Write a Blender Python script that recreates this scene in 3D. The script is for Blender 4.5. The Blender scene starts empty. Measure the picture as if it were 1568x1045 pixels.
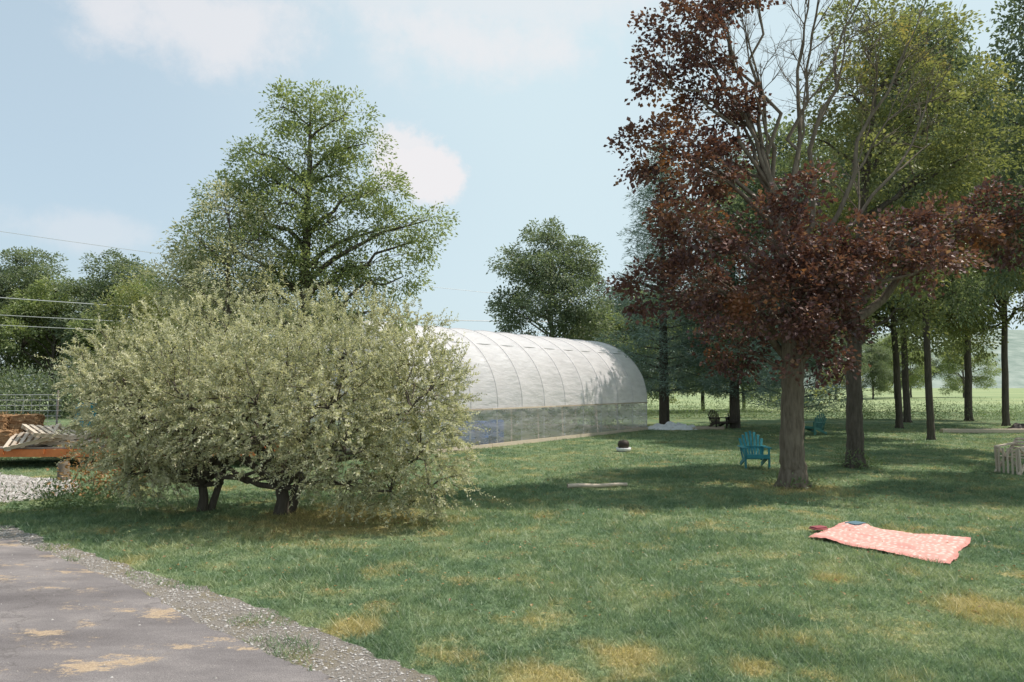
import bpy, bmesh, math, numpy as np
from mathutils import Vector, Matrix, Euler
R = np.random.default_rng(7)
scn = bpy.context.scene
COL = scn.collection

# ------------------------------------------------------------------ helpers
class MB:
    def __init__(s): s.v=[]; s.f=[]; s.r=[]; s.n=0
    def add(s, v, f, r=None):
        v=np.asarray(v,float).reshape(-1,3); f=np.asarray(f,int)
        s.v.append(v); s.f.append(f+s.n)
        s.r.append(np.full(len(v),0.5) if r is None else np.broadcast_to(r,(len(v),)).astype(float))
        s.n+=len(v)
    def mesh(s,name,mats,smooth=False):
        me=bpy.data.meshes.new(name)
        v=np.concatenate(s.v); me.vertices.add(len(v)); me.vertices.foreach_set('co',v.ravel())
        tot=np.concatenate([np.full(len(f),f.shape[1]) for f in s.f])
        lv=np.concatenate([f.ravel() for f in s.f])
        me.loops.add(len(lv)); me.polygons.add(len(tot))
        me.loops.foreach_set('vertex_index',lv)
        st=np.concatenate([[0],np.cumsum(tot)[:-1]])
        me.polygons.foreach_set('loop_start',st)
        try: me.polygons.foreach_set('loop_total',tot)
        except Exception: pass
        me.update(calc_edges=True)
        a=me.attributes.new('rnd','FLOAT','POINT'); a.data.foreach_set('value',np.concatenate(s.r))
        if not isinstance(mats,(list,tuple)): mats=[mats]
        for m in mats: me.materials.append(m)
        me.polygons.foreach_set('use_smooth',np.full(len(tot),smooth))
        me.validate()
        return me
def obj(name,me,parent=None,loc=(0,0,0),rot=0,scale=1):
    o=bpy.data.objects.new(name,me); COL.objects.link(o); o.location=loc; o.rotation_euler=(0,0,rot)
    o.scale=(scale,)*3 if np.isscalar(scale) else scale
    if parent: o.parent=parent
    return o
def empty(name,loc=(0,0,0),rot=0,scale=1):
    return obj(name,None,None,loc,rot,scale)
def nrm(a): return a/np.maximum(np.linalg.norm(a,axis=-1,keepdims=True),1e-9)
def tube(mb,pts,rad,sides=6,r=None):
    pts=np.asarray(pts,float); rad=np.broadcast_to(rad,(len(pts),))
    t=nrm(np.gradient(pts,axis=0)); m=pts[-1]-pts[0]
    ref=np.eye(3)[np.argmin(np.abs(m))]
    u=nrm(np.cross(t,ref)); w=np.cross(t,u)
    a=np.linspace(0,2*np.pi,sides,endpoint=False)
    ring=u[:,None,:]*np.cos(a)[None,:,None]+w[:,None,:]*np.sin(a)[None,:,None]
    v=pts[:,None,:]+ring*rad[:,None,None]
    n=len(pts); i=np.arange(n-1)[:,None]*sides; j=np.arange(sides)[None,:]; k=(j+1)%sides
    f=np.stack([i+j,i+k,i+sides+k,i+sides+j],-1).reshape(-1,4)
    mb.add(v.reshape(-1,3),f,r)
def bez(a,b,up=.3,n=7,jit=.03):
    a=np.array(a,float); b=np.array(b,float); L=np.linalg.norm(b-a)
    c=(a+b)/2+np.array([0,0,up*L])-.15*(b-a)*np.array([1,1,0])
    t=np.linspace(0,1,n)[:,None]
    p=(1-t)**2*a+2*t*(1-t)*c+t*t*b
    j=R.normal(size=p.shape)*jit*L; j[0]=0; j[-1]=0
    return p+j
def box(mb,c,s,rot=(0,0,0),r=None):
    M=np.array(Euler(rot).to_matrix())
    q=np.array([[x,y,z] for x in(-.5,.5) for y in(-.5,.5) for z in(-.5,.5)])*np.array(s)
    f=[[0,1,3,2],[4,6,7,5],[0,4,5,1],[2,3,7,6],[0,2,6,4],[1,5,7,3]]
    mb.add(q@M.T+np.array(c),f,R.random() if r is None else r)
def beam(mb,a,b,w,h,r=None):
    a=Vector(a); b=Vector(b); d=b-a; q=d.to_track_quat('X','Z')
    M=np.array(q.to_matrix()); L=d.length
    p=np.array([[x,y,z] for x in(-.5,.5) for y in(-.5,.5) for z in(-.5,.5)])*np.array([L,w,h])
    f=[[0,1,3,2],[4,6,7,5],[0,4,5,1],[2,3,7,6],[0,2,6,4],[1,5,7,3]]
    mb.add(p@M.T+np.array((a+b)/2),f,R.random() if r is None else r)
def pip(x,y,poly):
    ins=np.zeros(len(x),bool); n=len(poly)
    for i in range(n):
        x1,y1=poly[i]; x2,y2=poly[(i+1)%n]
        c=((y1>y)!=(y2>y))
        with np.errstate(divide='ignore',invalid='ignore'):
            xi=(x2-x1)*(y-y1)/((y2-y1) if y2!=y1 else 1e-9)+x1
        ins^=c&(x<xi)
    return ins

# ------------------------------------------------------------------ materials
def newmat(name):
    m=bpy.data.materials.new(name); m.use_nodes=True; nt=m.node_tree
    for n in list(nt.nodes):
        if n.type!='OUTPUT_MATERIAL': nt.nodes.remove(n)
    return m,nt,nt.nodes['Material Output']
def ramp(nt,fac,stops):
    n=nt.nodes.new('ShaderNodeValToRGB'); e=n.color_ramp.elements
    while len(e)<len(stops): e.new(.5)
    for i,(p,c) in enumerate(stops):
        e[i].position=p; e[i].color=(*c,1) if len(c)==3 else c
    nt.links.new(fac,n.inputs[0]); return n.outputs[0]
def noise(nt,vec,scale,detail=4,rough=.6,out='Fac'):
    n=nt.nodes.new('ShaderNodeTexNoise'); n.inputs['Scale'].default_value=scale
    n.inputs['Detail'].default_value=detail; n.inputs['Roughness'].default_value=rough
    if vec is not None: nt.links.new(vec,n.inputs['Vector'])
    return n.outputs[out]
def mixc(nt,fac,a,b,mode='MIX'):
    n=nt.nodes.new('ShaderNodeMix'); n.data_type='RGBA'; n.blend_type=mode
    for s,v in((n.inputs[0],fac),(n.inputs[6],a),(n.inputs[7],b)):
        if hasattr(v,'is_output') : nt.links.new(v,s)
        elif isinstance(v,(tuple,list)): s.default_value=(*v,1)
        else: s.default_value=v
    return n.outputs[2]
def math_(nt,op,a,b=None,clamp=False):
    n=nt.nodes.new('ShaderNodeMath'); n.operation=op; n.use_clamp=clamp
    for s,v in((n.inputs[0],a),(n.inputs[1],b)):
        if v is None: continue
        if hasattr(v,'is_output'): nt.links.new(v,s)
        else: s.default_value=v
    return n.outputs[0]
def maprange(nt,v,a,b,c=0,d=1,smooth=True):
    n=nt.nodes.new('ShaderNodeMapRange'); n.interpolation_type='SMOOTHSTEP' if smooth else 'LINEAR'
    nt.links.new(v,n.inputs[0]); n.inputs[1].default_value=a; n.inputs[2].default_value=b
    n.inputs[3].default_value=c; n.inputs[4].default_value=d; return n.outputs[0]
def pos(nt): return nt.nodes.new('ShaderNodeNewGeometry').outputs['Position']
def objc(nt): return nt.nodes.new('ShaderNodeTexCoord').outputs['Object']
def attr(nt,name='rnd'):
    n=nt.nodes.new('ShaderNodeAttribute'); n.attribute_name=name; return n.outputs['Fac']
def princ(nt,out,col,rough=.8,spec=.3,bump=None,bstr=.3,bdist=.02,metal=0):
    p=nt.nodes.new('ShaderNodeBsdfPrincipled'); p.inputs['Roughness'].default_value=rough
    p.inputs['Specular IOR Level'].default_value=spec; p.inputs['Metallic'].default_value=metal
    if hasattr(col,'is_output'): nt.links.new(col,p.inputs['Base Color'])
    else: p.inputs['Base Color'].default_value=(*col,1)
    if bump is not None:
        b=nt.nodes.new('ShaderNodeBump'); b.inputs['Strength'].default_value=bstr; b.inputs['Distance'].default_value=bdist
        nt.links.new(bump,b.inputs['Height']); nt.links.new(b.outputs[0],p.inputs['Normal'])
    if out: nt.links.new(p.outputs[0],out.inputs[0])
    return p
def leafshade(nt,out,c,trans,gloss,tint=(1.2,1.25,.75)):
    d=nt.nodes.new('ShaderNodeBsdfDiffuse'); nt.links.new(c,d.inputs[0])
    t=nt.nodes.new('ShaderNodeBsdfTranslucent')
    tc=mixc(nt,1.0,c,tint,'MULTIPLY'); nt.links.new(tc,t.inputs[0])
    ms=nt.nodes.new('ShaderNodeMixShader'); ms.inputs[0].default_value=trans
    nt.links.new(d.outputs[0],ms.inputs[1]); nt.links.new(t.outputs[0],ms.inputs[2])
    g=nt.nodes.new('ShaderNodeBsdfGlossy'); g.inputs['Roughness'].default_value=.5
    m2=nt.nodes.new('ShaderNodeMixShader'); m2.inputs[0].default_value=gloss
    nt.links.new(ms.outputs[0],m2.inputs[1]); nt.links.new(g.outputs[0],m2.inputs[2]); nt.links.new(m2.outputs[0],out.inputs[0])
def leafmat(name,stops,trans=.4,patch=None,gloss=.05):
    m,nt,out=newmat(name)
    c=ramp(nt,attr(nt),stops)
    if patch:
        f=maprange(nt,noise(nt,objc(nt),patch[1],2),patch[2],patch[3],0,patch[4] if len(patch)>4 else 1)
        c=mixc(nt,f,c,patch[0])
    leafshade(nt,out,c,trans,gloss)
    return m
def simple(name,a,b,scale=6,rough=.7,spec=.3,bstr=.3,stretch=(1,1,1),metal=0,useattr=True):
    m,nt,out=newmat(name)
    mp=nt.nodes.new('ShaderNodeMapping'); mp.inputs['Scale'].default_value=stretch
    nt.links.new(objc(nt),mp.inputs[0])
    n=noise(nt,mp.outputs[0],scale,6,.65)
    f=n
    if useattr: f=math_(nt,'ADD',math_(nt,'MULTIPLY',n,.7),math_(nt,'MULTIPLY',attr(nt),.3))
    c=ramp(nt,f,[(.3,a),(.7,b)])
    princ(nt,out,c,rough,spec,n,bstr,.02,metal)
    return m
bark_grey=simple('bark_grey',(.075,.058,.042),(.27,.225,.175),5,.95,.1,1.0,(3,3,.6))
bark_dark=simple('bark_dark',(.05,.042,.034),(.16,.135,.11),5,.95,.1,1.0,(3,3,.6))
wood_pale=simple('weathered_timber',(.42,.34,.26),(.68,.57,.46),8,.8,.2,.3,(1,6,6))
wood_grey=simple('grey_timber',(.20,.175,.15),(.45,.38,.32),8,.85,.2,.3,(1,6,6))
teal=simple('teal_paint',(.015,.15,.18),(.035,.25,.28),9,.5,.4,.1)
green_paint=simple('green_paint',(.03,.14,.12),(.06,.22,.18),9,.5,.4,.1)
brown_paint=simple('brown_stain',(.025,.018,.015),(.07,.05,.04),9,.6,.3,.1)
orange=simple('orange_steel',(.48,.13,.035),(.68,.22,.07),5,.55,.4,.15)
steel=simple('galvanised_steel',(.35,.35,.35),(.55,.55,.55),20,.5,.5,.1,metal=.3)
strap_m=simple('strap_film',(.66,.64,.65),(.76,.74,.75),20,.7,.2,.1)
black=simple('black_rubber',(.012,.012,.012),(.03,.03,.03),10,.8,.3,.2)
blue=simple('blue_plastic',(.02,.10,.36),(.03,.15,.48),3,.4,.5,.05)
white=simple('white_tarp',(.6,.6,.6),(.8,.8,.8),4,.6,.3,.6)
hay=simple('hay',(.26,.15,.08),(.60,.40,.22),25,.95,.1,1.0,(1,1,4))

def lawncol(nt,blade):
    P=pos(nt)
    big=noise(nt,P,.35,3,.55); med=noise(nt,P,1.9,4,.65); fine=noise(nt,P,22,3,.7)
    k=math_(nt,'ADD',math_(nt,'MULTIPLY',big,.45),math_(nt,'MULTIPLY',med,.55))
    c=ramp(nt,k,[(.36,(.115,.185,.105)),(.5,(.205,.275,.150)),(.64,(.36,.385,.215))])
    dry=maprange(nt,math_(nt,'ADD',math_(nt,'MULTIPLY',noise(nt,P,1.1,5,.65),.75),math_(nt,'MULTIPLY',fine,.25)),.525,.64,0,.6)
    tot=dry
    for (x,y,r) in ((4.75,7.35,.75),(5.6,7.2,.6),(.95,6.1,.5),(1.85,5.85,.25),(-1.5,6.9,.35),(.2,5.6,.5),(3.7,8.6,.3),(-2.9,12.3,2.0),(6.1,16,1.2)):
        d=nt.nodes.new('ShaderNodeVectorMath'); d.operation='DISTANCE'; nt.links.new(P,d.inputs[0]); d.inputs[1].default_value=(x,y,0)
        q=math_(nt,'ADD',math_(nt,'DIVIDE',d.outputs['Value'],r),math_(nt,'MULTIPLY',math_(nt,'SUBTRACT',med,.5),2.6))
        tot=math_(nt,'MAXIMUM',tot,maprange(nt,q,.3,1.1,.75,0))
    c=mixc(nt,tot,c,(.58,.44,.20))
    if blade:
        v=ramp(nt,attr(nt),[(0,(.5,.56,.5)),(.55,(.95,1.0,.95)),(.9,(1.3,1.28,1.25)),(1,(1.75,1.7,1.65))])
    else:
        v=ramp(nt,fine,[(.3,(.40,.44,.40)),(.5,(.68,.72,.68)),(.72,(1.1,1.08,1.05))])
    return mixc(nt,1.0,c,v,'MULTIPLY'),fine
lawn_m,nt,out=newmat('lawn'); c,f=lawncol(nt,False); princ(nt,out,c,.95,.1,f,1.0,.05)
blade_m,nt,out=newmat('grass_blade'); c,f=lawncol(nt,True); leafshade(nt,out,c,.42,.04,(1.05,1.1,.85))

field_m,nt,out=newmat('field'); P=pos(nt)
princ(nt,out,ramp(nt,noise(nt,P,.05,6),[(.35,(.20,.26,.13)),(.65,(.31,.35,.18))]),.95,.1)
hill_m,nt,out=newmat('hazed_wooded_hill'); P=pos(nt)
princ(nt,out,ramp(nt,noise(nt,P,.06,6,.7),[(.35,(.18,.23,.20)),(.65,(.33,.37,.33))]),1,.0)  # distance haze is painted into the forest colour, paler and greyer

asph,nt,out=newmat('asphalt'); P=pos(nt)
mp=nt.nodes.new('ShaderNodeMapping'); mp.inputs['Rotation'].default_value=(0,0,math.radians(40)); mp.inputs['Scale'].default_value=(.8,2.2,1); nt.links.new(P,mp.inputs[0])
grain=noise(nt,P,120,3,.8); big=noise(nt,mp.outputs[0],.9,5,.6)
c=ramp(nt,big,[(.3,(.13,.115,.115)),(.5,(.19,.17,.168)),(.7,(.28,.25,.24))])
c=mixc(nt,1,c,ramp(nt,grain,[(.3,(.5,.5,.5)),(.7,(1.5,1.5,1.5))]),'MULTIPLY')
mp2=nt.nodes.new('ShaderNodeMapping'); mp2.inputs['Rotation'].default_value=(0,0,math.radians(33)); mp2.inputs['Scale'].default_value=(.75,1.8,1); mp2.inputs['Location'].default_value=(3.1,1.7,0); nt.links.new(P,mp2.inputs[0])
pt=maprange(nt,math_(nt,'ADD',noise(nt,mp2.outputs[0],1.1,8,.72),math_(nt,'MULTIPLY',noise(nt,P,30,3,.7),.16)),.63,.70,0,.9)
c=mixc(nt,pt,c,ramp(nt,noise(nt,P,60,3,.8),[(.3,(.28,.20,.13)),(.7,(.55,.42,.29))]))
vor=nt.nodes.new('ShaderNodeTexVoronoi'); vor.feature='DISTANCE_TO_EDGE'; vor.inputs['Scale'].default_value=.45
wv=nt.nodes.new('ShaderNodeVectorMath'); wv.operation='ADD'; nt.links.new(P,wv.inputs[0])
nv=noise(nt,P,2.5,4,.6,'Color'); nt.links.new(nv,wv.inputs[1]); nt.links.new(wv.outputs[0],vor.inputs['Vector'])
cr=maprange(nt,vor.outputs['Distance'],.003,.012,.35,0)
c=mixc(nt,cr,c,(.08,.07,.065))
princ(nt,out,c,.9,.25,grain,.6,.01)

grav,nt,out=newmat('gravel'); P=pos(nt); g=noise(nt,P,90,4,.8)
gc=ramp(nt,g,[(.3,(.20,.175,.15)),(.5,(.34,.30,.265)),(.7,(.50,.46,.42))])
gc=mixc(nt,maprange(nt,noise(nt,P,2.2,4,.6),.45,.65,0,.6),gc,(.30,.25,.15))
princ(nt,out,gc,.95,.1,g,1,.03)
stone_m,nt,out=newmat('stone'); princ(nt,out,ramp(nt,attr(nt),[(0,(.22,.195,.175)),(.5,(.39,.36,.335)),(1,(.60,.56,.53))]),.9,.2)

# ------------------------------------------------------------------ ground sheets
def sheet(name,poly,z,mat):
    me=bpy.data.meshes.new(name); me.from_pydata([(x,y,z) for x,y in poly],[],[list(range(len(poly)))])
    me.update()
    if me.polygons[0].normal.z<0: me.flip_normals()
    me.materials.append(mat); return obj(name,me)
def rough_line(pts,amp,n=12):
    o=[]
    for i in range(len(pts)-1):
        for k in range(n):
            t=k/n; o.append([pts[i][0]*(1-t)+pts[i+1][0]*t+R.normal()*amp,pts[i][1]*(1-t)+pts[i+1][1]*t+R.normal()*amp])
    o.append(list(pts[-1])); return o
sheet('ground',[(-2500,-200),(2500,-200),(2500,3500),(-2500,3500)],0,lawn_m)
sheet('field',[(-400,70),(-10,62),(120,58),(900,60),(1500,1500),(-1500,1500)],.03,field_m)
g_edge=rough_line([(-30,17.0),(-16,13.6),(-10.5,12.7),(-7.9,11.75),(-6.65,10.7),(-4.62,9.12),(-2.52,7.52),(-1.25,6.35),(-.42,5.5),(.5,4.8),(1.6,4.05),(5,2.75),(30,-1)],.04)
a_edge=rough_line([(-30,15.9),(-16,12.8),(-9,11.45),(-7.04,10.6),(-5.4,9.28),(-4.08,8.15),(-2.96,7.05),(-2.05,6.25),(-1.45,5.78),(-1.1,5.43),(-.3,4.7),(1.1,3.8),(5,2.3),(30,-2)],.022)
road_poly=g_edge+[[30,-20],[-30,-20]]
asph_poly=a_edge+[[30,-20],[-30,-20]]
drive_poly=rough_line([(-40,15.5),(-16,14.2),(-9.5,14.0),(-8.95,14.5),(-9.0,15.3),(-10.0,17.2),(-12.8,18.5),(-40,20.3)],.05)
sheet('gravel_verge',road_poly,.004,grav)
sheet('driveway',asph_poly,.010,asph)
sheet('gravel_drive',drive_poly,.0055,grav)

def stones(name,poly,excl,bbox,n,smin,smax):
    x=R.uniform(bbox[0],bbox[1],n); y=R.uniform(bbox[2],bbox[3],n)
    k=pip(x,y,poly)
    if excl: 
        e=pip(x,y,excl); k&=(~e)|(R.random(n)<.018)
    x=x[k];y=y[k]; m=len(x); s=R.uniform(smin,smax,m)*R.choice([1,1,1,1.7],m)
    o=np.array([[1,0,0],[0,1,0],[-1,0,0],[0,-1,0],[0,0,.8],[0,0,-.5]])[None]*(1+R.uniform(-.35,.35,(m,6,3)))
    a=R.uniform(0,6.28,m); ca,sa=np.cos(a)[:,None],np.sin(a)[:,None]
    ox=o[:,:,0]*ca-o[:,:,1]*sa; oy=o[:,:,0]*sa+o[:,:,1]*ca
    v=np.stack([ox*s[:,None]*.6+x[:,None],oy*s[:,None]*.5+y[:,None],o[:,:,2]*s[:,None]*.4+.008],-1)
    tri=np.array([[0,1,4],[1,2,4],[2,3,4],[3,0,4],[1,0,5],[2,1,5],[3,2,5],[0,3,5]])
    f=(np.arange(m)[:,None,None]*6+tri[None]).reshape(-1,3)
    mb=MB(); mb.add(v.reshape(-1,3),f,np.repeat(R.random(m),6)); return obj(name,mb.mesh(name,stone_m))
stones('gravel',road_poly,asph_poly,(-12,2,4.5,13.4),130000,.008,.018)
stones('gravel',drive_poly,None,(-16,-8.5,13.5,19),26000,.02,.045)

blanket_c=np.array([(4.24,10.7),(5.34,9.15),(6.46,10.55),(5.2,11.8)])
def grass(name,n,dmin,dmax,h0,w0,half=.82):
    nc=n//12
    cd_=dmin*(dmax/dmin)**R.random(nc); cx=cd_*R.uniform(-half,half,nc); cy=cd_; cr=R.random(nc)
    d=dmin*(dmax/dmin)**R.random(n); x=d*R.uniform(-half,half,n); y=d.copy()
    tq=R.random(n)<.5; id_=R.integers(0,nc,n); sp=.03*(cd_[id_]/6)**.5
    x=np.where(tq,cx[id_]+R.normal(size=n)*sp,x); y=np.where(tq,cy[id_]+R.normal(size=n)*sp,y); d=y
    tr=cr[id_]
    keep=~pip(x,y,blanket_c)
    inr=pip(x,y,road_poly); ina=pip(x,y,asph_poly); ind=pip(x,y,drive_poly)
    cl=np.sin(x*3.1+np.sin(y*2.3)*1.7)*np.sin(y*3.7+x*1.3)
    keep&=(~inr)|((~ina)&(cl>.2)&(R.random(n)<.45))
    keep&=(~ind)|(R.random(n)<.03)
    x,y,d,cl,tq,tr=[q[keep] for q in (x,y,d,cl,tq,tr)]; n=len(x)
    hv=np.sin(x*1.9+1.3*np.sin(y*1.1))*np.cos(y*1.4+.8*np.sin(x*2.7))
    h=h0*(1+.35*hv)*R.uniform(.5,1.35,n)*np.where(tq,.9+.8*tr,.8); w=w0*(np.maximum(d,4)/6)**.75*R.uniform(.6,1.3,n)
    a=R.uniform(0,6.28,n); lean=R.uniform(.4,1.6,n)*h; b=R.uniform(0,6.28,n)
    s=np.stack([np.cos(a)*w,np.sin(a)*w,0*w],-1)
    base=np.stack([x,y,0*x],-1); tip=base+np.stack([np.cos(b)*lean,np.sin(b)*lean,h],-1)
    v=np.stack([base-s,base+s,tip],1).reshape(-1,3)
    f=np.arange(3*n).reshape(-1,3)
    rn=np.clip(.55*R.random(n)+.45*tr,0,1)
    mb=MB(); mb.add(v,f,np.repeat(rn,3)); return obj(name,mb.mesh(name,blade_m))
grass('lawn_grass',580000,4.6,42,.048,.0036)

# ------------------------------------------------------------------ foliage
def leaf_quads(mb,p,ax,up,L,W,rn,curl=.15):
    ax=nrm(ax); side=nrm(np.cross(ax,up)); n=np.cross(side,ax)
    L=L[:,None]; W=W[:,None]
    mid=p+ax*L*.5+n*L*curl*.5
    v=np.stack([p,mid+side*W*.5,p+ax*L-n*L*curl,mid-side*W*.5],1).reshape(-1,3)
    mb.add(v,np.arange(4*len(p)).reshape(-1,4),np.repeat(rn,4))
def clump_leaves(mb,c,outd,per,spread,flat,size,aspect,upb=1.0,bias=0):
    idx=np.repeat(np.arange(len(c)),R.poisson(per,len(c))); n=len(idx)
    o=np.clip(R.normal(size=(n,3)),-1.9,1.9)*spread*np.array([1,1,flat]); hd=np.linalg.norm(o[:,:2],axis=1)
    o[:,2]-=hd*hd*.5/spread*.5
    o+=outd[idx]*spread*.5
    cr=R.random(len(c))
    rn=np.clip(.55*R.random(n)+.45*cr[idx]+bias,0,1)
    s=size*R.uniform(.6,1.25,n)
    up=R.normal(size=(n,3))*.65; up[:,2]+=upb
    leaf_quads(mb,c[idx]+o,nrm(o)+outd[idx]*.5+R.normal(size=(n,3))*.5,nrm(up),s,s*aspect,rn)
def shoots(mb,p,d,L,nl,size,aspect,tw=None):
    n=len(p); t=np.tile(np.linspace(.08,1,nl),n); i=np.repeat(np.arange(n),nl)
    bend=R.normal(size=(n,3))*.15; bend[:,2]-=.12
    pp=p[i]+d[i]*(L[i]*t)[:,None]+bend[i]*(L[i]*t*t)[:,None]
    m=len(i)
    q=nrm(np.cross(d[i],R.normal(size=(m,3))))
    ax=nrm(q*.9+d[i]*.75)
    up=nrm(R.normal(size=(m,3))*.6+np.array([.25,-.25,.8]))
    s=size*R.uniform(.6,1.2,m)*(1-.35*t)
    rn=np.clip(.3*R.random(m)+.4*R.random(n)[i]+.3*t,0,1)
    leaf_quads(mb,pp,ax,up,s,s*aspect,rn)
    if tw is not None:
        for k in range(0,n,tw): tube(mb_tw,[p[k],p[k]+d[k]*L[k]*.5,p[k]+d[k]*L[k]*.95+bend[k]*L[k]*.9],[.006,.005,.003],3)
def bare(mb,p,d,L,r,dep):
    n=5; pts=[np.array(p,float)]; dd=np.array(d,float)
    for k in range(n):
        dd=nrm(dd+R.normal(size=3)*.13+np.array([0,0,.04])); pts.append(pts[-1]+dd*L/n)
    tube(mb,pts,np.linspace(r,r*.45,n+1),5 if r>.02 else 4)
    if dep>0:
        for k in range(R.integers(3,6)):
            j=R.integers(1,n+1); nd=nrm(dd+R.normal(size=3)*.55)
            bare(mb,pts[j],nd,L*R.uniform(.45,.75),r*.5,dep-1)
def tree_meshes(name,trunk,lobes,bark,leafm,cl_k=26,per=40,spread=.22,flat=.55,size=.12,aspect=.6,bare_list=(),bare_dep=3,inner=.35,sub=.5,forks=()):
    mb=MB(); lf=MB(); trunk=np.array(trunk,float)
    t=np.linspace(0,len(trunk)-1,len(trunk)*5); T=np.stack([np.interp(t,np.arange(len(trunk)),trunk[:,k]) for k in range(4)],-1)
    T[1:-1,:2]+=R.normal(size=(len(T)-2,2))*.015
    tube(mb,T[:,:3],T[:,3],12)
    r0=T[0,3]
    for a in np.arange(0,6.28,1.05)+R.random():
        e=np.array([math.cos(a),math.sin(a),0])
        tube(mb,[e*r0*.45+[0,0,.30+r0],e*r0*.75+[0,0,.12],e*r0*1.25+[0,0,-.05]],[r0*.25,r0*.33,r0*.22],6)
    cs=[];od=[]
    for (x,y,z,r) in lobes:
        c=np.array([x,y,z])
        hd=np.hypot(x-T[:,0],y-T[:,1]); ok=np.where(T[:,2]<z-.55*hd)[0]
        lo=np.searchsorted(T[:,2],T[-1,2]*.3)
        j=max(ok[-1] if len(ok) else 0,lo); j=min(j,len(T)-1)
        s=T[j,:3]; L=np.linalg.norm(c-s); r1=min(T[j,3]*.65,.025+.02*L)
        P=bez(s,c,.12,8,.025); tube(mb,P,np.linspace(r1,.018,8),7)
        n=max(6,int(cl_k*r*r)); u=nrm(R.normal(size=(n,3))); rad=r*(inner+(1-inner)*R.random(n)**.6)
        q=c+u*rad[:,None]*np.array([1,1,.85]); cs.append(q)
        od.append(nrm(u+nrm(q-np.array([T[-1,0],T[-1,1],z-2]))*.5))
        for k in range(int(n*sub)):
            st=P[R.integers(4,8)]; B=bez(st,q[k],.1,4,.04); tube(mb,B,np.linspace(.014,.004,4),4)
    cs=np.concatenate(cs); od=np.concatenate(od)
    clump_leaves(lf,cs,od,per,spread,flat,size,aspect)
    for (p,d,L,r) in bare_list: bare(mb,p,nrm(np.array(d,float)),L,r,bare_dep)
    for (P,ra) in forks: tube(mb,np.array(P,float),ra,8)
    return mb.mesh(name+'_wood',bark,True),lf.mesh(name+'_leaves',leafm)
def place(name,loc,ms,rot=0,scale=1):
    e=empty(name,loc,rot,scale); obj('trunk_and_limbs',ms[0],e); obj('foliage',ms[1],e); return e

L_maple=leafmat('maple_leaf',[(0,(.058,.026,.027)),(.45,(.125,.052,.049)),(.8,(.21,.10,.080)),(1,(.37,.22,.15))],.34,((.40,.17,.065),.5,.56,.72,.8),.055)
L_green=leafmat('tree_leaf_green',[(0,(.155,.195,.085)),(.5,(.26,.31,.135)),(.85,(.38,.41,.20)),(1,(.52,.52,.31))],.45)
L_olive=leafmat('tree_leaf_olive',[(0,(.14,.16,.07)),(.5,(.24,.26,.115)),(.9,(.37,.36,.16)),(1,(.48,.44,.22))],.43,((.36,.27,.10),.5,.57,.72))
L_dark=leafmat('tree_leaf_dark',[(0,(.09,.12,.075)),(.5,(.165,.205,.125)),(1,(.30,.33,.21))],.42)
L_pine=leafmat('pine_needles',[(0,(.10,.15,.13)),(.5,(.19,.26,.215)),(1,(.34,.42,.35))],.25)
L_silver=leafmat('silver_leaf',[(0,(.21,.215,.135)),(.35,(.38,.38,.25)),(.7,(.60,.57,.41)),(1,(.84,.79,.62))],.38,gloss=.06)
L_weed=leafmat('weed_leaf',[(0,(.09,.14,.06)),(.6,(.17,.23,.10)),(1,(.27,.31,.16))],.4)
L_rust=leafmat('rust_leaf',[(0,(.16,.09,.04)),(.5,(.34,.18,.07)),(1,(.46,.29,.13))],.3)

# --- red maple
ml=[(-2.2,0,10.0,.95),(-1.45,.5,8.7,1.0),(-2.9,-.3,9.3,.6),(-3.2,0,7.5,.7),(-2.4,-.6,6.9,.95),(-1.25,.8,7.4,.8),(-1.9,.5,5.75,.9),(-.9,-1.0,5.2,1.0),
(-3.1,.2,4.4,.65),(-2.0,-.8,4.2,.85),(-.6,-1.2,3.95,.95),(.1,-.9,3.0,.75),(-1.2,.4,3.1,.65),(.4,-1.0,4.6,.85),(1.2,-.6,5.0,.8),(2.35,-.3,5.3,.75),(3.5,0,5.6,.8),
(4.7,.2,6.0,.75),(5.4,.5,5.6,.65),(.6,.9,5.75,.6),(.9,-.2,3.5,.6),(-1.6,1.6,4.8,.8),(0,1.8,4.2,.8),(1.8,1.5,4.9,.8),(-.7,.2,11.4,.6),(-1.6,.2,11.2,.8),(2.6,-1.2,4.7,.6),(-2.6,-1.4,5.6,.6),(-.2,-1.6,6.0,.5)]
forks=[]
B=[]
for tgt,r in (((-.45,0,8.6),.10),((-1.1,.3,9.6),.09),((1.3,.4,9.6),.085),((.3,-.5,9.0),.08),((2.2,-.2,8.6),.075),((.7,.6,10.2),.08),((2.9,.5,7.4),.06)):
    P=bez((0,0,3.0),tgt,.12,9,.02); forks.append((P,np.linspace(r,.03,9)))
    dd=P[-1]-P[-3]; B.append((P[-1],dd,1.9,.028))
    B.append((P[5],dd+R.normal(size=3)*.2,1.8,.03)); B.append((P[7],dd+R.normal(size=3)*.3,1.5,.025))
M=tree_meshes('maple',[(0,0,0,.31),(0,0,.5,.265),(.03,0,1.6,.24),(.05,0,2.6,.23),(0,0,3.6,.18),(-.1,0,5,.13),(-.3,0,6.5,.08)],ml,bark_grey,L_maple,cl_k=32,per=62,spread=.17,flat=.5,size=.105,aspect=.85,bare_list=B,bare_dep=3,forks=forks,sub=.7)
place('maple_tree',(6.06,16.1,0),M)

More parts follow.
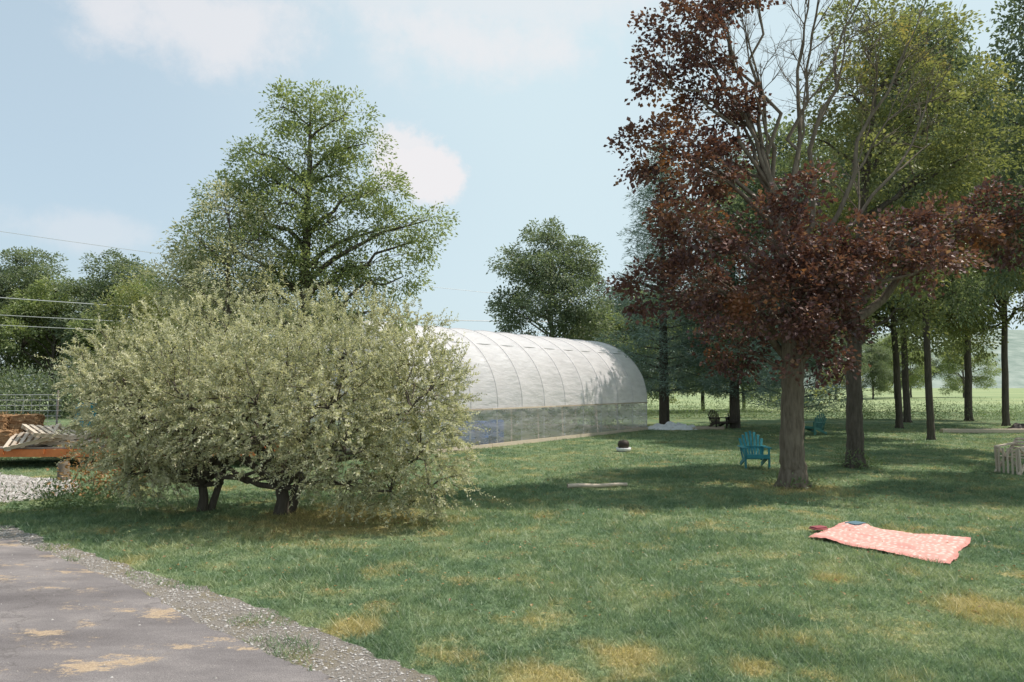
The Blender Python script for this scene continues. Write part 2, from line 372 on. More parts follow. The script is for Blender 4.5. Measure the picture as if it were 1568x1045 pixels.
gl=[(.6,0,11.5,1.1),(1.7,.5,10.8,1.2),(-.1,-.3,10.1,1.0),(-.8,.2,9,.8),(1.1,.8,9.2,1.2),(2.4,0,9.4,1.0),(.3,-.5,8,1.0),(2,.3,7.8,1.0),(0,.6,6.6,.8),(1.1,-.4,5.2,.8),(-.1,.3,4.3,.7),(1.7,.5,4.3,.6),(3.1,0,8.2,1.0),(.6,.8,6.9,.9),(3.3,.5,6.6,.8),(.2,1.3,2.2,.4),(2.6,1.3,5.6,.7),(1.0,.5,12.5,1.2),(2.6,.5,11.9,1.0),(4.0,.5,10.5,1.0),(4.4,.8,8.8,.9)]
M=tree_meshes('gtree',[(0,0,0,.26),(0,0,.5,.22),(.02,0,2,.20),(.1,0,4,.17),(.4,0,7,.12),(.8,0,10,.06)],gl,bark_dark,L_olive,cl_k=26,per=50,spread=.21,size=.125,aspect=.6)
place('shade_tree',(9.16,19.9,0),M)

tl=[(-.85,0,11.0,.7),(.2,.3,11.0,.8),(1.2,-.2,10.6,.8),(1.85,.2,9.9,.6),(0,0,9.6,1.1),(-1.8,.2,9.7,.45),(-1.5,-.3,8.9,.95),(1.0,.4,9.0,1.1),(2.3,0,8.4,.8),(-2.8,0,8.3,.6),(-2.3,.3,7.6,1.1),(-.6,-.5,7.8,1.35),(1,0,7.4,1.1),(2.7,.4,7.3,.9),(3.9,0,7.4,.6),(3.5,.2,6.8,.7),(-3.1,0,6.6,.9),(-1.5,-.6,6.1,1.4),(.4,0,6.0,1.1),(2.0,.3,6.1,.85),(-3.6,0,5.4,.9),(-1,.5,4.9,1.4),(1,.2,5.1,1.1),(3.1,0,5.6,.6),(-2.8,.8,4.2,1.1),(.5,.8,3.9,1.1),(2.6,.6,4.6,.7)]
M=tree_meshes('ttree',[(0,0,0,.28),(0,0,1,.24),(.1,0,3,.20),(0,0,6,.15),(.1,0,9,.08),(.1,0,11,.03)],tl,bark_dark,L_green,cl_k=30,per=75,spread=.20,size=.115,aspect=.5,flat=.6)
place('locust_tree',(-6.5,23,0),M)
M=tree_meshes('stree2',[(0,0,0,.14),(0,0,3,.10),(0,0,6,.05)],[(0,0,7.3,.8),(-.9,0,6.4,.8),(.8,.2,6.5,.8),(0,-.3,5.5,1.1),(-1.5,0,5.2,.8),(1.2,0,5.0,.9),(-.6,0,4.2,1.1)],bark_dark,L_silver,cl_k=26,per=60,spread=.22,size=.11,aspect=.35)
place('poplar_tree',(-8.3,21.5,0),M)
M=tree_meshes('stree',[(0,0,0,.16),(0,0,2,.12),(0,0,4.5,.06)],[(0,0,5.6,1.1),(-1.1,0,4.8,1.0),(1.1,.3,4.9,1.0),(.3,-.5,4.0,1.2),(-1.3,.3,3.4,1.0),(1.4,0,3.4,1.0),(0,0,2.4,1.2)],bark_dark,L_olive,cl_k=26,per=50,spread=.24,size=.13,aspect=.45)
place('willow_tree',(-12.4,26,0),M)

def crown(h,r,zb,n,seed):
    g=np.random.default_rng(seed); o=[]
    for i in range(n):
        k=(i+.5)/n; z=zb+(h-zb)*k**.85; rr=r*(max(0.05,1-(2*k-.85)**2/1.35))**.6
        a=g.uniform(0,6.28); d=rr*g.uniform(.3,.95); o.append((d*math.cos(a),d*math.sin(a),z+g.normal()*.3-.3,r*g.uniform(.18,.34)))
    return o
GEN=[]
for s,(lm,h,r,zb) in enumerate(((L_dark,12.6,4.6,4.0),(L_dark,17,5,5.5),(L_green,12,4.4,2.5),(L_olive,16,4.6,5.0))):
    GEN.append(tree_meshes('gen%d'%s,[(0,0,0,.22),(0,0,.8,.20),(.1,.1,h*.35,.16),(-.1,0,h*.65,.10),(0,0,h*.9,.04)],crown(h,r,zb,34,s+3),bark_dark,lm,cl_k=15,per=52,spread=.30,size=.19,aspect=.6,sub=.4))
place('oak_tree',(2.7,50,0),GEN[0],.5,(.98,.98,.98))
place('oak_tree',(16.9,30,0),GEN[1],1.2,(.7,.7,1.0))
place('oak_tree',(23.4,44,0),GEN[1],3.0)
place('oak_tree',(19.8,38,0),GEN[3],2.0,(.85,.85,1.05))
place('oak_tree',(28.3,46,0),GEN[3],4.0,1.1)
place('oak_tree',(26.6,40,0),GEN[3],5.2,(.85,.85,1.15))
place('oak_tree',(19.5,25,0),GEN[1],.3,(.7,.7,1.0))
place('oak_tree',(13.5,36,0),GEN[0],2.4,1.1)
place('oak_tree',(16.6,17.5,0),GEN[1],4.4,(.7,.7,.75))  # out-of-frame tree, added for the shade it casts on the right lawn

tlr=empty('distant_treeline')
g=np.random.default_rng(11)
for (x,y,s,k) in [(-46,60,1.1,2),(-41,62,1.05,0),(-36,58,.9,2),(-32,60,1.0,0),(-28,56,.85,2),(-24,58,.85,0),(-19,60,.75,2),(-14,58,.7,0),(-9,60,.55,2),(-52,56,1.1,0),
    (6.5,56,.68,2),(9,60,.8,0),(12,58,.85,2),(16,62,.8,0),(20,64,.75,2),(0,66,.55,2),(-4,66,.5,0),(-58,70,1.1,2),(48,110,.9,0),(62,120,.9,2),(56,115,.7,0),(70,130,.8,0),(78,128,.9,2)]:
    a=g.uniform(0,6.28)
    obj('wood',GEN[k][0],tlr,(x,y,-.6),a,s); obj('leaves',GEN[k][1],tlr,(x,y,-.6),a,s*np.array([1.15,1.15,1]))

def pine(seed,h,rad):
    mb=MB(); lf=MB(); tube(mb,[(0,0,0),(0,0,h*.5),(0,0,h)],[.25,.15,.02],8)
    cs=[];od=[]
    z=1.6
    while z<h-.2:
        k=(z-1.6)/(h-1.6); L=rad*(1-k)**.7*(.75 if k<.1 else 1)
        for a in R.uniform(0,6.28)+np.arange(5)*1.257+R.normal(size=5)*.25:
            l=L*R.uniform(.65,1.15); e=np.array([math.cos(a),math.sin(a),0])
            P=np.array([[0,0,z]+e*l*t+np.array([0,0,l*(.12*t+.12*t*t)]) for t in np.linspace(0,1,6)])
            tube(mb,P,np.linspace(.035,.008,6),4)
            for t in np.arange(.3,1.03,.45/l):
                sd=np.array([-e[1],e[0],0])
                for q in (-1,0,1):
                    c=[0,0,z]+e*l*t+np.array([0,0,l*(.12*t+.12*t*t)])+sd*q*(.45*(1.1-t)*l*.5+.1)+R.normal(size=3)*.06
                    cs.append(c); od.append(e+sd*q*.6+np.array([0,0,.35]))
        z+=R.uniform(.40,.6)
    clump_leaves(lf,np.array(cs),nrm(np.array(od)),34,.19,.35,.24,.13,.8)
    return mb.mesh('pine_wood',bark_dark,True),lf.mesh('pine_leaves',L_pine)
PM=pine(1,13.5,3.3)
place('pine_tree',(8.1,39.5,0),PM,0,(1.15,1.15,1.15))
place('pine_tree',(11.4,38,0),PM,2.0,1.1)
place('pine_tree',(11.6,30,0),PM,4.0,.8)

# --- silver bush
bl=[(-7.15,12.9,2.35,.65),(-6.8,12.8,2.5,.75),(-6.1,13,2.75,.85),(-5.1,13,2.8,.95),(-4.0,13.2,2.9,1.0),(-2.9,13.2,2.9,1.0),(-1.95,13.2,2.75,.9),(-1.45,12.8,2.2,.75),(-1.65,12,2.0,.95),(-2.9,11.7,2.05,1.05),(-4.0,11.6,2.1,1.0),(-5.1,11.7,2.05,.95),(-6.1,12.1,1.9,.9),(-6.6,12.5,1.4,.6),(-1.5,11.9,1.2,.85),(-1.3,11.85,.7,.6),(-2.6,11.6,1.3,.85),(-2.6,11.8,.75,.5),(-1.9,11.7,.65,.5),(-5.9,12.2,1.35,.75),(-4.9,11.8,1.55,.65),(-3.8,11.5,1.5,.7),(-5.5,14.3,2.2,1.1),(-3.5,14.5,2.3,1.2),(-2,14.2,1.9,1.1),(-6.4,13.8,1.6,.9),(-7.0,13.2,1.8,.6),(-6.2,12.6,.85,.5),(-6.6,12.8,.75,.45),(-5.8,12.6,.8,.4),(-3.3,11.7,.95,.45)]
mb_tw=MB(); lf=MB(); ps=[];ds=[]
for (x,y,z,r) in bl:
    n=int(350*r*r); u=nrm(R.normal(size=(n,3))); rad=r*(.35+.65*R.random(n)**.45)
    p=np.array([x,y,z])+u*rad[:,None]; p[:,2]=np.maximum(p[:,2],.12)
    d=u*.8+np.array([0,0,.6])+R.normal(size=(n,3))*.4
    low=(u[:,2]<-.1)|(z<1.4); d[low,2]=d[low,2]*.3-.3
    ps.append(p); ds.append(nrm(d))
    for tb in ((-5.43,13.1),(-3.95,12.8)):
        if abs(tb[0]-x)<2.6:
            P=bez((tb[0],tb[1],.45),(x,y,z-.2*r),.1,7,.035); tube(mb_tw,P,np.linspace(.055,.015,7),6)
    for k in range(8): tube(mb_tw,bez((x,y,z-.2*r),p[k],.05,4,.05),np.linspace(.015,.005,4),4)
ps=np.concatenate(ps); ds=np.concatenate(ds)
Ls=R.uniform(.15,.36,len(ps))*np.where(R.random(len(ps))<.08,1.9,1)
shoots(lf,ps,ds,Ls,24,.073,.40,tw=6)
for tb in ((-5.43,13.1,.07),(-3.95,12.8,.10)):
    tube(mb_tw,[(tb[0],tb[1],-.05),(tb[0]+.03,tb[1],.25),(tb[0]-.05,tb[1],.7),(tb[0]+.1,tb[1],1.3)],[tb[2]*1.5,tb[2]*1.1,tb[2],tb[2]*.7],9)
    tube(mb_tw,[(tb[0]+.1,tb[1]+.1,-.05),(tb[0]+.3,tb[1]+.1,.6),(tb[0]+.6,tb[1],1.4)],[tb[2],tb[2]*.8,tb[2]*.5],8)
e=empty('silver_olive_bush'); obj('stems',mb_tw.mesh('bush_stems',bark_dark,True),e); obj('foliage',lf.mesh('bush_leaves',L_silver),e)

def weeds(name,pts,mat,h,size,aspect,per,spread):
    lf=MB(); pts=np.array(pts,float); n=len(pts)
    c=np.concatenate([pts+np.array([0,0,z]) for z in np.linspace(.1,1,5)*h*.8])+R.normal(size=(5*n,3))*spread*.5
    c[:,2]=np.abs(c[:,2]); clump_leaves(lf,c,nrm(R.normal(size=c.shape)+np.array([0,0,1.5])),per,spread,.9,size,aspect,.5)
    return obj(name,lf.mesh(name,mat))
n=620; x=R.uniform(3,50,n); weeds('weed_hedgerow',np.stack([x,51-.12*x+R.normal(size=n)*1.2,0*x],-1),L_weed,.95,.14,.22,16,.26)
n=500; x=R.uniform(-60,4,n); weeds('shrub_hedgerow',np.stack([x,50+R.normal(size=n)*1.5,0*x],-1),L_dark,3.2,.24,.5,22,.55)
weeds('rust_shrub',[(-8.2,14.6,0),(-8.6,15.2,0),(-7.8,14.9,0)],L_rust,.9,.10,.5,60,.25)
weeds('weed_clump',[(6.06+.36*math.cos(a),16.1+.36*math.sin(a),0) for a in np.arange(0,6.2,.7)],L_weed,.14,.10,.25,12,.10)
weeds('weed_clump',[(9.16+.35*math.cos(a),19.9+.35*math.sin(a),0) for a in np.arange(0,6.2,.7)],L_weed,.3,.12,.25,14,.13)
weeds('weed_clump',[(-7.6+R.normal()*.6,13.4+R.normal()*.4,0) for a in range(14)],L_weed,.35,.08,.3,22,.14)

m=2600; x=R.uniform(-6,12,m); y=R.uniform(7,24,m); k=~pip(x,y,road_poly); x,y=x[k],y[k]; m=len(x)
lf=MB(); leaf_quads(lf,np.stack([x,y,R.uniform(.03,.05,m)],-1),R.normal(size=(m,3))*np.array([1,1,.15]),nrm(R.normal(size=(m,3))*.25+np.array([0,0,1])),R.uniform(.03,.06,m),R.uniform(.015,.035,m),R.random(m))
obj('fallen_leaves',lf.mesh('fallen_leaves',L_rust))

# ------------------------------------------------------------------ hills
mb=MB(); xs=np.linspace(-900,1300,160)
def ridge(y0,zf,depth):
    rows=[]
    for k,t in enumerate(np.linspace(0,1,10)):
        rows.append(np.stack([xs,np.full_like(xs,y0)+t*depth,zf(xs)*math.sin(t*math.pi/2)+R.normal(size=len(xs))*.8*t],-1))
    v=np.concatenate(rows); n=len(xs); f=[[r*n+i,r*n+i+1,(r+1)*n+i+1,(r+1)*n+i] for r in range(9) for i in range(n-1)]
    mb.add(v,f)
ridge(520,lambda x:np.clip(34+30*np.sin(x*.004+.1)+6*np.sin(x*.013),4,80),300)
obj('hills',mb.mesh('hills',hill_m,True))

# ------------------------------------------------------------------ greenhouse (high tunnel)
O=np.array([-3.2,23.0,0]); U=np.array([.587,.811,0])/np.hypot(.587,.811); LEN=16.83; NB=11; W=7.0; HW=1.35; RH=3.15; BB=.13
def film_m(name,opac,tint,gl=.14):
    m,nt,out=newmat(name)
    P=objc(nt); mp=nt.nodes.new('ShaderNodeMapping'); mp.inputs['Scale'].default_value=(.6,.6,2.2); nt.links.new(P,mp.inputs[0])
    w=noise(nt,mp.outputs[0],2.2,4,.55)
    b=nt.nodes.new('ShaderNodeBump'); b.inputs['Strength'].default_value=.5; b.inputs['Distance'].default_value=.12; nt.links.new(w,b.inputs['Height'])
    df=nt.nodes.new('ShaderNodeBsdfDiffuse'); df.inputs[0].default_value=(*tint,1)
    tl_=nt.nodes.new('ShaderNodeBsdfTranslucent'); tl_.inputs[0].default_value=(*tint,1)
    gl_=nt.nodes.new('ShaderNodeBsdfGlossy'); gl_.inputs['Roughness'].default_value=.22
    tr=nt.nodes.new('ShaderNodeBsdfTransparent'); tr.inputs[0].default_value=(.96,.965,.97,1)
    for s in (df,tl_,gl_): nt.links.new(b.outputs[0],s.inputs['Normal'])
    def mx(f,a,c):
        n=nt.nodes.new('ShaderNodeMixShader')
        if hasattr(f,'is_output'): nt.links.new(f,n.inputs[0])
        else: n.inputs[0].default_value=f
        nt.links.new(a,n.inputs[1]); nt.links.new(c,n.inputs[2]); return n.outputs[0]
    a=mx(.45,df.outputs[0],tl_.outputs[0])
    o=maprange(nt,w,.3,.7,opac-.06,opac+.08)
    a=mx(o,tr.outputs[0],a); a=mx(gl,a,gl_.outputs[0])
    nt.links.new(a,out.inputs[0]); return m
film_up=film_m('poly_film',.85,(.97,.93,.945),.10); film_low=film_m('clear_film',.32,(.90,.87,.86),.16)
gh=empty('greenhouse',tuple(O),math.atan2(U[1],U[0]))
def prof(a): return W/2-W/2*math.cos(a), HW+RH*math.sin(a)**.92
nu=NB*10
A=np.linspace(0,math.pi,40)
def filmgrid(mb,prf,amp):
    rows=[]
    for i in range(nu+1):
        x=LEN*i/nu; s=abs(math.sin(math.pi*i/10))
        rows.append([(x,y+(amp*s*(1 if y<W/2 else -1)),z-(amp*s if z>2 else 0)) for y,z in prf])
    v=np.array(rows).reshape(-1,3); m=len(prf)
    f=[[i*m+j,(i+1)*m+j,(i+1)*m+j+1,i*m+j+1] for i in range(nu) for j in range(m-1)]
    mb.add(v,f)
mb=MB(); filmgrid(mb,[prof(a) for a in A],.05); obj('roof_film',mb.mesh('roof_film',film_up,True),gh)
mb=MB(); filmgrid(mb,[(0+.02*math.sin(z*9),z) for z in np.linspace(BB,HW,7)],.07); filmgrid(mb,[(W-.02*math.sin(z*9),z) for z in np.linspace(BB,HW,7)],.07)
obj('side_film',mb.mesh('side_film',film_low,True),gh)
mb=MB(); full=[(0,.0)]+[prof(a) for a in A]+[(W,0)]
for x in (.03,LEN-.03):
    v=[(x,W/2,1.0)]+[(x,y,z) for y,z in full]; mb.add(v,[[0,i,i+1] for i in range(1,len(full))])
obj('end_walls',mb.mesh('end_walls',film_low,False),gh)
mb=MB()
for i in range(NB+1):
    x=LEN*i/NB
    tube(mb,[(x,y+(.035 if y<W/2 else -.035),max(z-.035,0)) for y,z in full],.026,6)
for q in (.28,.5,.72):
    y,z=prof(math.pi*q); tube(mb,[(0,y,z-.07),(LEN,y,z-.07)],.02,6)
obj('hoops',mb.mesh('hoops',steel,True),gh)
mb=MB()
for i in range(NB+1):
    x=LEN*i/NB; tube(mb,[(x,y+(-.009 if y<W/2 else .009),z+.009) for y,z in [prof(a) for a in A]],.009,4)
obj('straps',mb.mesh('straps',strap_m,True),gh)
mb=MB()
for yy in (-.03,W+.03):
    for i in range(4):
        box(mb,(LEN/4*(i+.5),yy,BB/2),(LEN/4-.02,.04,BB)); box(mb,(LEN/4*(i+.5),yy,HW),(LEN/4-.02,.035,.05))
for x in (.0,LEN): 
    box(mb,(x,W/2,.08),(.05,W-.1,.14)); box(mb,(x,W/2-.6,1.1),(.06,.08,2.0)); box(mb,(x,W/2+.6,1.1),(.06,.08,2.0)); box(mb,(x,W/2,2.14),(.06,1.3,.08))
for x in (5.6,7.4,9.2,12.1,14.0): beam(mb,(x,.12,.1),(x+.5,.5,1.5),.05,.05)
obj('timber_frame',mb.mesh('timber_frame',wood_pale),gh)
crop=[(LEN*R.random(),R.choice([1.5,3.5,5.3])+R.normal()*.25,0) for _ in range(150)]
lf=MB(); c=np.array(crop)+np.array([0,0,.35]); c=np.concatenate([c,c+[0,0,.35]]); clump_leaves(lf,c,nrm(R.normal(size=c.shape)+[0,0,1]),18,.22,.8,.14,.5)
obj('crops',lf.mesh('crops',L_weed),gh)
def lathe(mb,prof_,n=20,c=(0,0,0)):
    a=np.linspace(0,2*np.pi,n,endpoint=False); v=np.array([[r*np.cos(t)+c[0],r*np.sin(t)+c[1],z+c[2]] for r,z in prof_ for t in a])
    f=[[i*n+j,i*n+(j+1)%n,(i+1)*n+(j+1)%n,(i+1)*n+j] for i in range(len(prof_)-1) for j in range(n)]; mb.add(v,f)
mb=MB(); lathe(mb,[(.0,0),(.28,0),(.30,.05),(.30,.28),(.315,.30),(.30,.32),(.30,.58),(.315,.6),(.3,.62),(.3,.85),(.27,.9),(.0,.9)])
bm_=mb.mesh('blue_barrel',blue,True)
for p_ in ((-1.62,26.4,0),(-1.15,27.0,0),(-.6,27.8,0)): obj('blue_barrel',bm_,None,p_)

# ------------------------------------------------------------------ chairs
def adirondack(name,loc,rot,mat,sc=1):
    mb=MB()
    for i in range(6):
        y=-.30+i*.095; box(mb,(0,y,.37-i*.022),(.54,.085,.022),(-.23,0,0))
    for i in range(7):
        k=i-3; h=.80-.035*abs(k)**1.6
        a=.065*k; b0=np.array([k*.062,.22,.22]); d=np.array([math.sin(a)*math.cos(.42),math.sin(.42),math.cos(a)*math.cos(.42)])
        t_=np.array([1.0,0,0]); t_=t_-d*np.dot(t_,d); t_/=np.linalg.norm(t_); n_=np.cross(d,t_)
        p=[]
        for e0 in (0,h):
            for sx_,sn in ((-1,-1),(1,-1),(1,1),(-1,1)):
                wdt=.029+(.006 if e0 else 0); p.append(b0+d*e0+t_*wdt*sx_+n_*.009*sn)
        mb.add(p,[[0,1,2,3],[7,6,5,4],[0,4,5,1],[1,5,6,2],[2,6,7,3],[3,7,4,0]],R.random())
    for s in (-1,1):
        box(mb,(s*.30,-.30,.27),(.04,.10,.54)); box(mb,(s*.31,.02,.555),(.13,.70,.024),(0,0,0))
        beam(mb,(s*.275,-.36,.36),(s*.275,.48,.06),.03,.11)
        beam(mb,(s*.30,.34,.54),(s*.24,.30,.18),.06,.03)
    box(mb,(0,-.36,.33),(.56,.02,.10)); beam(mb,(-.3,.36,.52),(.3,.36,.52),.03,.07); beam(mb,(-.27,.27,.24),(.27,.27,.24),.03,.07)
    e=empty(name,loc,rot,sc); o=obj('frame_and_slats',mb.mesh(name,mat),e); m=o.modifiers.new('b','BEVEL'); m.width=.006; m.segments=2
    return e
adirondack('adirondack_chair',(6.45,19.8,0),-.10,teal,1.0)
adirondack('adirondack_chair',(13.4,33,0),-1.1,green_paint)
adirondack('adirondack_chair',(10.4,37.5,0),.3,brown_paint)
adirondack('adirondack_chair',(11.3,38,0),-.4,brown_paint)

mb=MB()
for s in (-.26,.26):
    beam(mb,(-.42,s,0),(.28,s,.78),.04,.06); beam(mb,(.42,s,0),(-.35,s,.62),.04,.06); beam(mb,(-.40,s,.62),(.30,s,.70),.07,.035); beam(mb,(-.36,s,.0),(-.40,s,.62),.04,.04)
for i in range(7): box(mb,(-.33+i*.09,0,.40-i*.01),(.06,.52,.02))
for i in range(6): box(mb,(.10+.03*i,0,.42+i*.075),(.02,.52,.05),(0,.7,0))
for i in range(5): box(mb,(-.38,-.2+i*.1,.3),(.02,.035,.6))
e=empty('folding_wooden_chair',(12.75,18.7,0),.35); o=obj('frame_and_slats',mb.mesh('folding_wooden_chair',wood_pale),e); e.scale=(1.15,1.15,1.05)

# ------------------------------------------------------------------ blanket
cloth,nt,out=newmat('picnic_cloth')
uvn=nt.nodes.new('ShaderNodeUVMap'); sep=nt.nodes.new('ShaderNodeSeparateXYZ'); nt.links.new(uvn.outputs[0],sep.inputs[0])
vo=nt.nodes.new('ShaderNodeTexVoronoi'); vo.inputs['Scale'].default_value=22; vo.inputs['Randomness'].default_value=.35; nt.links.new(uvn.outputs[0],vo.inputs['Vector'])
c=ramp(nt,vo.outputs['Distance'],[(.0,(.76,.57,.51)),(.25,(.75,.55,.49)),(.36,(.66,.35,.30)),(1,(.64,.32,.275))])
ed=math_(nt,'MINIMUM',math_(nt,'MINIMUM',sep.outputs[0],math_(nt,'SUBTRACT',1.0,sep.outputs[0])),math_(nt,'MINIMUM',sep.outputs[1],math_(nt,'SUBTRACT',1.0,sep.outputs[1])))
c=mixc(nt,maprange(nt,ed,.025,.03,.8,0,False),c,(.60,.26,.22))
c=mixc(nt,maprange(nt,noise(nt,uvn.outputs[0],3,3),.4,.7,0,.3),c,(.60,.28,.25))
princ(nt,out,c,.9,.1,noise(nt,pos(nt),300,2),.3,.005)
g=60; me=bpy.data.meshes.new('picnic_blanket'); vs=[];fs=[]
A_,B_,C_,D_=[np.array(q) for q in blanket_c]
for i in range(g):
    for j in range(g):
        s=i/(g-1);t=j/(g-1); q=(1-s)*(1-t)*A_+s*(1-t)*B_+s*t*C_+(1-s)*t*D_
        q=q+np.array([.03*math.sin(t*9)+.02*math.sin(s*13),.05*math.sin(s*8+1)+.025*math.sin(t*15)])
        z=.045+.014*math.sin(6*s+9*t)+.016*math.sin(17*t-5*s+1)*math.sin(7*s)+.012*math.sin(31*t+11*s)*math.sin(9*s-4*t)+.003*R.normal()
        if 0.05<s<.25 and .6<t<.95: z+=.02
        if min(s,t,1-s,1-t)<.02: z-=.02
        vs.append((*q,z))
for i in range(g-1):
    for j in range(g-1): fs.append([i*g+j,(i+1)*g+j,(i+1)*g+j+1,i*g+j+1])
me.from_pydata(vs,[],fs); uv=me.uv_layers.new(name='UVMap')
for l in me.loops: uv.data[l.index].uv=((l.vertex_index//g)/(g-1),(l.vertex_index%g)/(g-1))
me.polygons.foreach_set('use_smooth',[True]*len(fs)); me.materials.append(cloth); obj('picnic_blanket',me)
mb=MB(); box(mb,(0,0,.012),(.26,.19,.003)); box(mb,(0,.0,.022),(.245,.175,.017)); box(mb,(0,0,.033),(.26,.19,.003))
o=obj('book',mb.mesh('book',simple('book_cover',(.09,.16,.20),(.16,.26,.30),5,.5)),None,(5.25,11.45,.07),.5)
mb=MB()
for i in range(2): box(mb,(.01*i,.01*i,.012+.02*i),(.24-.02*i,.15-.015*i,.018),(0,0,.1*i))
o=obj('folded_cloth',mb.mesh('folded_cloth',simple('red_cloth',(.26,.07,.08),(.42,.14,.14),5,.9)),None,(4.6,11.25,.04),.3)
m=o.modifiers.new('b','BEVEL'); m.width=.008; m.segments=3

mb=MB(); n=12; t=np.linspace(0,1,n)
tube(mb,np.stack([1.18+1.30*t,15.85+.25*t,.06+.008*np.sin(t*9)],-1),np.linspace(.045,.036,n),8)
obj('wooden_pole',mb.mesh('wooden_pole',wood_pale,True))
mb=MB(); tt=np.linspace(0,3.6,40); tube(mb,np.stack([4.75+.38*np.cos(tt)+.05*tt,23.3+.35*np.sin(tt)-.1*tt,.045+.004*tt],-1),.009,5)
obj('garden_hose',mb.mesh('garden_hose',simple('hose_yellow',(.4,.42,.2),(.5,.5,.28),3,.5)))
mb=MB(); lathe(mb,[(.0,0),(.20,0),(.24,.06),(.25,.13),(.22,.13),(.20,.1),(0,.1)]); e=empty('planter_bowl',(3.7,24.7,0)); obj('bowl',mb.mesh('bowl',white,True),e)
mb=MB(); lathe(mb,[(.0,.12),(.16,.12),(.2,.22),(.17,.34),(.08,.38),(.0,.38)],14); obj('dark_pot',mb.mesh('dark_pot',brown_paint,True),e)
lf=MB(); c=R.normal(size=(14,3))*.07+[0,0,.36]; clump_leaves(lf,c,nrm(c),8,.06,.8,.07,.4); obj('plant',lf.mesh('plantlet',L_dark),e)
def heap(name,loc,sx,sy,h,mat,seed):
    g=np.random.default_rng(seed); n=26; mb=MB(); v=[]
    for i in range(n):
        for j in range(n):
            a=i/(n-1)*2-1;b=j/(n-1)*2-1; k=max(0,1-(a*a+b*b)); v.append((a*sx,b*sy,h*(k**.6)*(.55+.45*math.sin(a*7+seed)*math.cos(b*6))+g.normal()*.02*(k>0)-.01*(k==0)))
    f=[[i*n+j,(i+1)*n+j,(i+1)*n+j+1,i*n+j+1] for i in range(n-1) for j in range(n-1)]; mb.add(v,f); return obj(name,mb.mesh(name,mat,False),None,loc)
heap('white_tarp',(8.0,37.2,0),1.3,.9,.4,white,2)
mb=MB()
for i in range(3): box(mb,(9.2+i*.15,36.8+i*.5,.06),(2.6,.14,.10),(0,0,.05*i))
obj('timber_planks',mb.mesh('timber_planks',wood_pale))
mb=MB(); box(mb,(22.6,34.2,.10),(5.6,.28,.16),(0,0,-.03)); box(mb,(23.4,34.7,.09),(3.8,.2,.14),(0,0,.05)); obj('white_plank',mb.mesh('white_plank',wood_pale))
heap('dark_tarp',(24.6,35.4,0),1.2,.6,.45,brown_paint,5)

# ------------------------------------------------------------------ trailer, hay, pallets, fence
tr=empty('flatbed_trailer',(-11.4,20.9,0),.03)
mb=MB()
for y in (-1.1,1.1): box(mb,(0,y,.40),(9.0,.08,.20))
for x in (-4.5,4.5): box(mb,(x,0,.40),(.08,2.1,.17))
for x in np.arange(-3.6,4,1.2): box(mb,(x,0,.37),(.06,2.1,.09))
for x in np.arange(-4.2,4.3,1.05): box(mb,(x,-1.16,.44),(.07,.035,.14))
beam(mb,(4.5,-.9,.4),(6.1,0,.42),.08,.1); beam(mb,(4.5,.9,.4),(6.1,0,.42),.08,.1)
o=obj('frame',mb.mesh('trailer_frame',orange),tr)
mb=MB()
for i in range(14): box(mb,(0,-1.0+i*.154,.53),(8.9,.14,.04))
obj('deck_boards',mb.mesh('deck_boards',wood_grey),tr)
mb=MB()
for x in (1.6,2.5):
    for y in (-.85,.85):
        n=22
        pr=[(.10,-.08),(.24,-.09),(.28,-.06),(.28,.06),(.24,.09),(.10,.08)]
        a=np.linspace(0,2*np.pi,n,endpoint=False)
        v=[[x*1.0+r*math.cos(t),y+w_,.28+r*math.sin(t)] for r,w_ in pr for t in a]
        f=[[i*n+j,i*n+(j+1)%n,(i+1)*n+(j+1)%n,(i+1)*n+j] for i in range(5) for j in range(n)]; mb.add(v,f)
obj('wheels',mb.mesh('wheels',black,True),tr)
def bale(name,loc,rot,s=(1.0,.48,.40)):
    me_=bpy.data.meshes.new(name)
    bm=bmesh.new(); bmesh.ops.create_cube(bm,size=1); bmesh.ops.subdivide_edges(bm,edges=bm.edges[:],cuts=7,use_grid_fill=True)
    for v in bm.verts:
        v.co=Vector((v.co.x*s[0],v.co.y*s[1],v.co.z*s[2]))+Vector(R.normal(size=3)*.018)
        for tx in (-.22,.22):
            if abs(v.co.x-tx)<.06: v.co.y*=.92; v.co.z*=.92
    bm.to_mesh(me_); bm.free(); me_.materials.append(hay)
    e=empty(name,loc,rot); obj('straw_block',me_,e,(0,0,s[2]/2))
    lf=MB(); n=500; u=R.uniform(-.5,.5,(n,3))*np.array(s); ax=R.integers(0,3,n)
    for i in range(n): u[i,ax[i]]=s[ax[i]]*.5*R.choice([-1,1])
    u[:,2]+=s[2]/2; leaf_quads(lf,u,R.normal(size=(n,3)),nrm(R.normal(size=(n,3))),R.uniform(.06,.18,n),np.full(n,.010),R.random(n)); obj('loose_straw',lf.mesh('straw',hay),e)
for (x,y,z,r) in ((-15.2,20.2,.55,0),(-14.1,20.3,.55,.1),(-14.3,21.1,.55,0),(-14.0,21.2,.95,.1),(-15.3,21.2,.95,0),(-13.2,21.4,.55,.3),(-14.7,20.9,.95,.1),(-12.2,21.5,.55,-.2)):
    bale('hay_bale',(x,y,z),r)
def pallet(loc,rot):
    mb=MB()
    for i in range(7): box(mb,(-.55+i*.18,0,.12),(.10,1.0,.02))
    for y in (-.45,0,.45): box(mb,(0,y,.065),(1.2,.05,.09))
    for i in range(4): box(mb,(-.5+i*.33,0,.01),(.10,1.0,.018))
    o=obj('wooden_pallet',mb.mesh('pallet',wood_pale),None,loc); o.rotation_euler=rot
